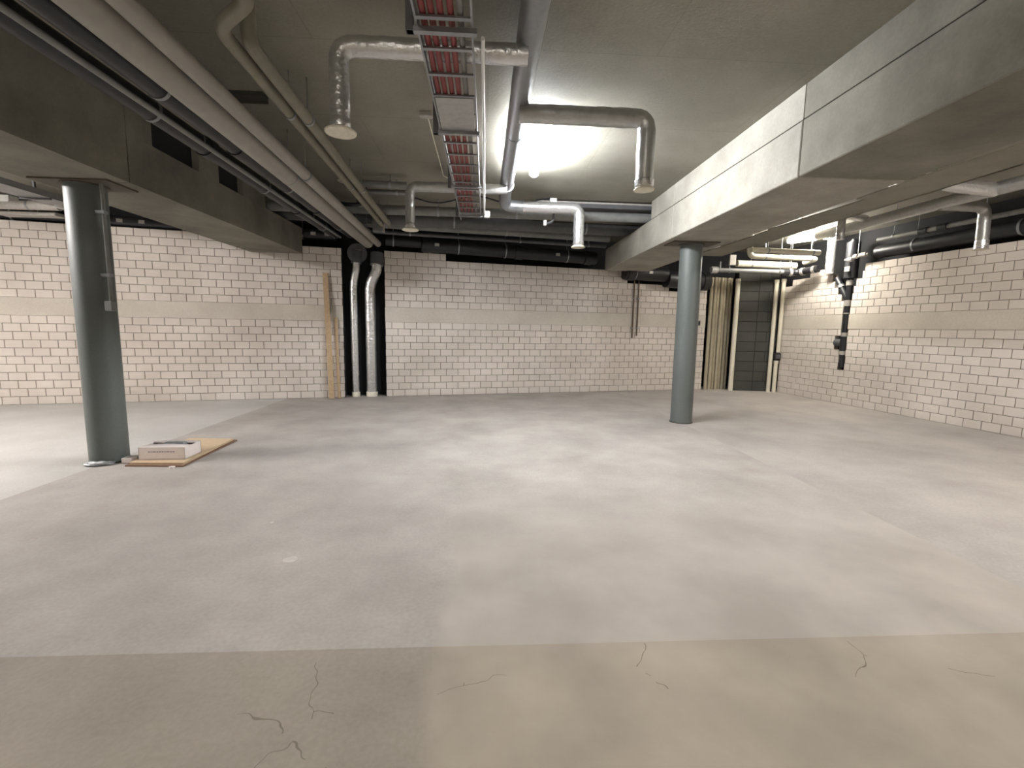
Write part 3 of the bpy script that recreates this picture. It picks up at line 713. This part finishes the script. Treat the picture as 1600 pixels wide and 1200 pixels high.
# flat sheet tray next to right beam (light leaks through the gap)
t = thing('flat_cable_tray', 'flat dull sheet tray hung along the right side of the right beam', 'cable tray')
for i, (y0, y1, g0, g1) in enumerate(((-4.4, 1.8, .05, .05), (1.8, 3.1, .05, .09), (3.1, 3.95, .075, .035), (3.95, 4.6, .03, .03), (4.6, 6.05, .13, .02), (6.05, 7.2, .06, .07), (7.2, 8.2, .06, .03))):
    MB().prism([(3.69 + g0, y0), (4.22, y0), (4.22, y1), (3.69 + g1, y1)], 2.80, 2.812).build('sheet', 'tray_sheet', t)
MB().box(4.20, 4.22, -4.4, 8.2, 2.80, 2.87).build('lip', 'tray_sheet', t)
for y in (0.5, 2.2, 4.25, 5.95, 7.5):
    b = MB().box(3.65, 4.24, y - 0.02, y + 0.02, 2.812, 2.84).build('bracket', 'galv', t); MB().cyl((4.1, y, 2.83), (4.1, y, CEIL), 0.006, 8).build('hanger_rod', 'galv', b)

# ------------------------------------------------------------------ left bay services seen past the column
t = thing('cream_pipe', 'pale pipe with white end box under the slab in the left bay', 'pipe')
MB().tube([(-8.7, 7.92, 3.26), (-6.75, 7.92, 3.26)], 0.07, 16).build('tube', 'collar', t)
MB().bbox(-7.75, -7.45, 7.86, 8.04, 3.22, 3.40, 0.01).build('end_box', 'white', t); MB().lathe([(0.09, 0), (0.09, 0.09)], (-6.72, 7.92, 3.22), 16).build('end_cap', 'white', t)
for x in (-7.2, -8.5): hanger(t, x, 7.92, 3.26, 0.07, 'galv', CEIL, (1, 0, 0))
t = thing('cable_tray', 'bright edged cable tray in the left bay above the cream pipe', 'cable tray')
MB().box(-6.45, -6.43, -3.0, 7.8, 3.26, 3.34).build('side_rail', 'galv', t); MB().box(-6.85, -6.43, -3.0, 7.8, 3.255, 3.262).build('base_sheet', 'galv', t); MB().box(-6.87, -6.85, -3.0, 7.8, 3.26, 3.34).build('side_rail', 'galv', t)
for y in (1.5, 5.0, 7.4): MB().box(-6.86, -6.43, y, y + 0.03, 3.23, 3.256).box(-6.66, -6.63, y, y + 0.03, 3.256, CEIL).build('bracket', 'darkgrey', t)
t = thing('flat_duct', 'flat pale duct piece low above the left brick wall', 'duct')
MB().bbox(-7.85, -6.95, 8.06, 8.26, 3.14, 3.20, 0.008).build('duct', 'collar', t); MB().cyl((-7.3, 8.16, 3.19), (-7.3, 8.16, CEIL), 0.006, 8).build('hanger_rod', 'galv', t)

# ------------------------------------------------------------------ luminaires
def luminaire(label, a, b, power, colr, r=0.055):
    """damp-proof batten: grey base, glowing round diffuser, end caps, two hangers"""
    t = thing('batten_light', label, 'lamp'); a = Vector(a); b = Vector(b); d = (b - a).normalized(); sd = Vector((-d.y, d.x, 0))
    m = Matrix.Identity(4)
    for r_ in range(3): m[r_][0] = d[r_]; m[r_][1] = sd[r_]; m[r_][2] = (0, 0, 1)[r_]; m[r_][3] = a[r_]
    L = (b - a).length
    MB().ring_sweep([a, a + d * 0.012, a + d * 0.035, b - d * 0.035, b - d * 0.012, b], [r * .45, r * .8, r, r, r * .8, r * .45], 20).build('diffuser', emit('lamp glow', colr, power), t)
    MB().bbox(0.02, L - 0.02, -0.035, 0.035, r + 0.002, r + 0.03, 0.006, m).build('base', 'white', t)
    for p in (a + d * 0.03, b - d * 0.06): MB().cyl(p, p + d * 0.03, r + 0.005, 20).build('clip_ring', 'white', t)
    for u in (0.2, 0.8):
        p = a + (b - a) * u; MB().cyl(p + Vector((0, 0, r + 0.03)), (p.x, p.y, CEIL), 0.006, 8).build('hanger_rod', 'galv', t)
luminaire('glaring white batten lamp beside the central duct', (0.60, 4.80, 3.445), (0.60, 6.20, 3.445), LAMP_MAIN, (0.93, 0.96, 1.0, 1))
luminaire('bright batten lamp in the right bay near the corner', (6.35, 9.62, 3.38), (6.80, 8.95, 3.38), LAMP_RIGHT * 1.3, (1.0, 0.95, 0.86, 1))
luminaire('batten lamp under the slab of the left bay', (-7.6, 3.4, 3.38), (-7.6, 4.8, 3.38), LAMP_LEFT, (1.0, 0.95, 0.93, 1))
luminaire('unseen batten lamp added near the front of the middle bay', (-1.0, -3.4, 3.40), (-1.0, -2.0, 3.40), LAMP_REAR_ADDED, (1.0, 0.95, 0.88, 1))  # unseen lamp behind the camera, added to brighten the foreground

luminaire('batten lamp in the right bay towards the front', (5.6, 2.0, 3.40), (5.6, 3.4, 3.40), LAMP_RIGHT * 1.05, (1.0, 0.95, 0.90, 1))

# ------------------------------------------------------------------ things on the floor
def quad_sheet(name, label, poly, z0, z1, mat):
    return tag(MB().prism(poly, z0, z1).build(name, mat), label, 'cardboard')
s1 = quad_sheet('cardboard_sheet', 'brown cardboard sheet flat on the floor, lower of two', [(-3.64, 4.72), (-3.06, 4.70), (-3.10, 5.80), (-3.70, 5.84)], 0.0, 0.014, 'card_edge')
s2 = quad_sheet('cardboard_sheet', 'tan cardboard sheet under the white carton, upper of two', [(-3.62, 4.75), (-3.08, 4.74), (-3.13, 5.78), (-3.68, 5.80)], 0.014, 0.034, 'card')
t = thing('white_carton', 'low white carton with torn open top on the cardboard', 'box'); t.location = (-3.37, 5.00, 0.034); t.rotation_euler = (0, 0, math.radians(3))
bx, by, h = 0.225, 0.15, 0.125
MB().box(-bx, bx, -by, by, 0, 0.008).box(-bx, bx, -by, -by + 0.008, 0, h).box(-bx, bx, by - 0.008, by, 0, h).box(-bx, -bx + 0.008, -by, by, 0, h).box(bx - 0.008, bx, -by, by, 0, h).build('body', 'paper', t)
MB().prism([(-bx, -by), (bx, -by), (bx, -0.03), (0.1, -0.02), (-0.02, 0.02), (-bx + 0.06, -0.01), (-bx, -0.04)], h, h + 0.006).build('flap', 'paper', t)
MB().prism([(-bx, by), (bx, by), (bx, 0.05), (0.08, 0.07), (-0.1, 0.06), (-bx, 0.09)][::-1], h, h + 0.006).build('flap', 'paper', t)
MB().bbox(-0.08, 0.14, 0.0, 0.09, 0.02, h + 0.02, 0.02).build('content_bag', 'filmy', t)
pr_ = MB()
x = -0.13
while x < 0.12:
    wd = random.choice((0.012, 0.018, 0.03)); pr_.box(x, x + wd, -by - 0.0012, -by, 0.078, 0.090); x += wd + 0.007
pr_.build('faint_print', 'print', t)
t = MB().bbox(-3.76, -3.65, 4.83, 4.92, 0.0, 0.055, 0.008).build('foam_block', 'paper'); tag(t, 'small white block between left column and carton', 'block')
bm = bmesh.new(); bmesh.ops.create_icosphere(bm, subdivisions=3, radius=1.0)
rf = random.Random(3)
for v in bm.verts:                                    # low crumpled sheet hugging the column foot
    a = math.radians(-82 + v.co.x * 42); rr = 0.215 + v.co.y * 0.032 + rf.uniform(-0.006, 0.006)
    v.co = Vector((-3.96 + rr * math.cos(a), 4.95 + rr * math.sin(a), max(0.0, 0.022 + v.co.z * 0.024 + rf.uniform(-0.006, 0.006))))
me = bpy.data.meshes.new('crumpled_film'); bm.to_mesh(me); bm.free(); me.materials.append(M['filmy'])
o = bpy.data.objects.new('crumpled_film', me); COL.objects.link(o)
tag(o, 'crumpled grey film at the foot of the left column', 'film')
def blob(name, label, cat, x, y, rx, ry, h, mat):
    n = 14; poly = [(x + rx * (0.7 + 0.45 * random.random()) * math.cos(2 * math.pi * i / n), y + ry * (0.7 + 0.45 * random.random()) * math.sin(2 * math.pi * i / n)) for i in range(n)]
    return tag(MB().prism(poly, 0.0, h).build(name, mat), label, cat)
blob('plaster_splash', 'larger pale plaster splash on the grey floor', 'splash', -1.20, 2.77, 0.05, 0.04, 0.002, 'plaster')
blob('plaster_splash', 'tiny white plaster speck on the grey floor', 'splash', -1.56, 3.32, 0.015, 0.02, 0.004, 'plaster')
blob('paper_scrap', 'small white scrap in front of the cardboard', 'scrap', -3.14, 4.66, 0.03, 0.02, 0.02, 'paper')
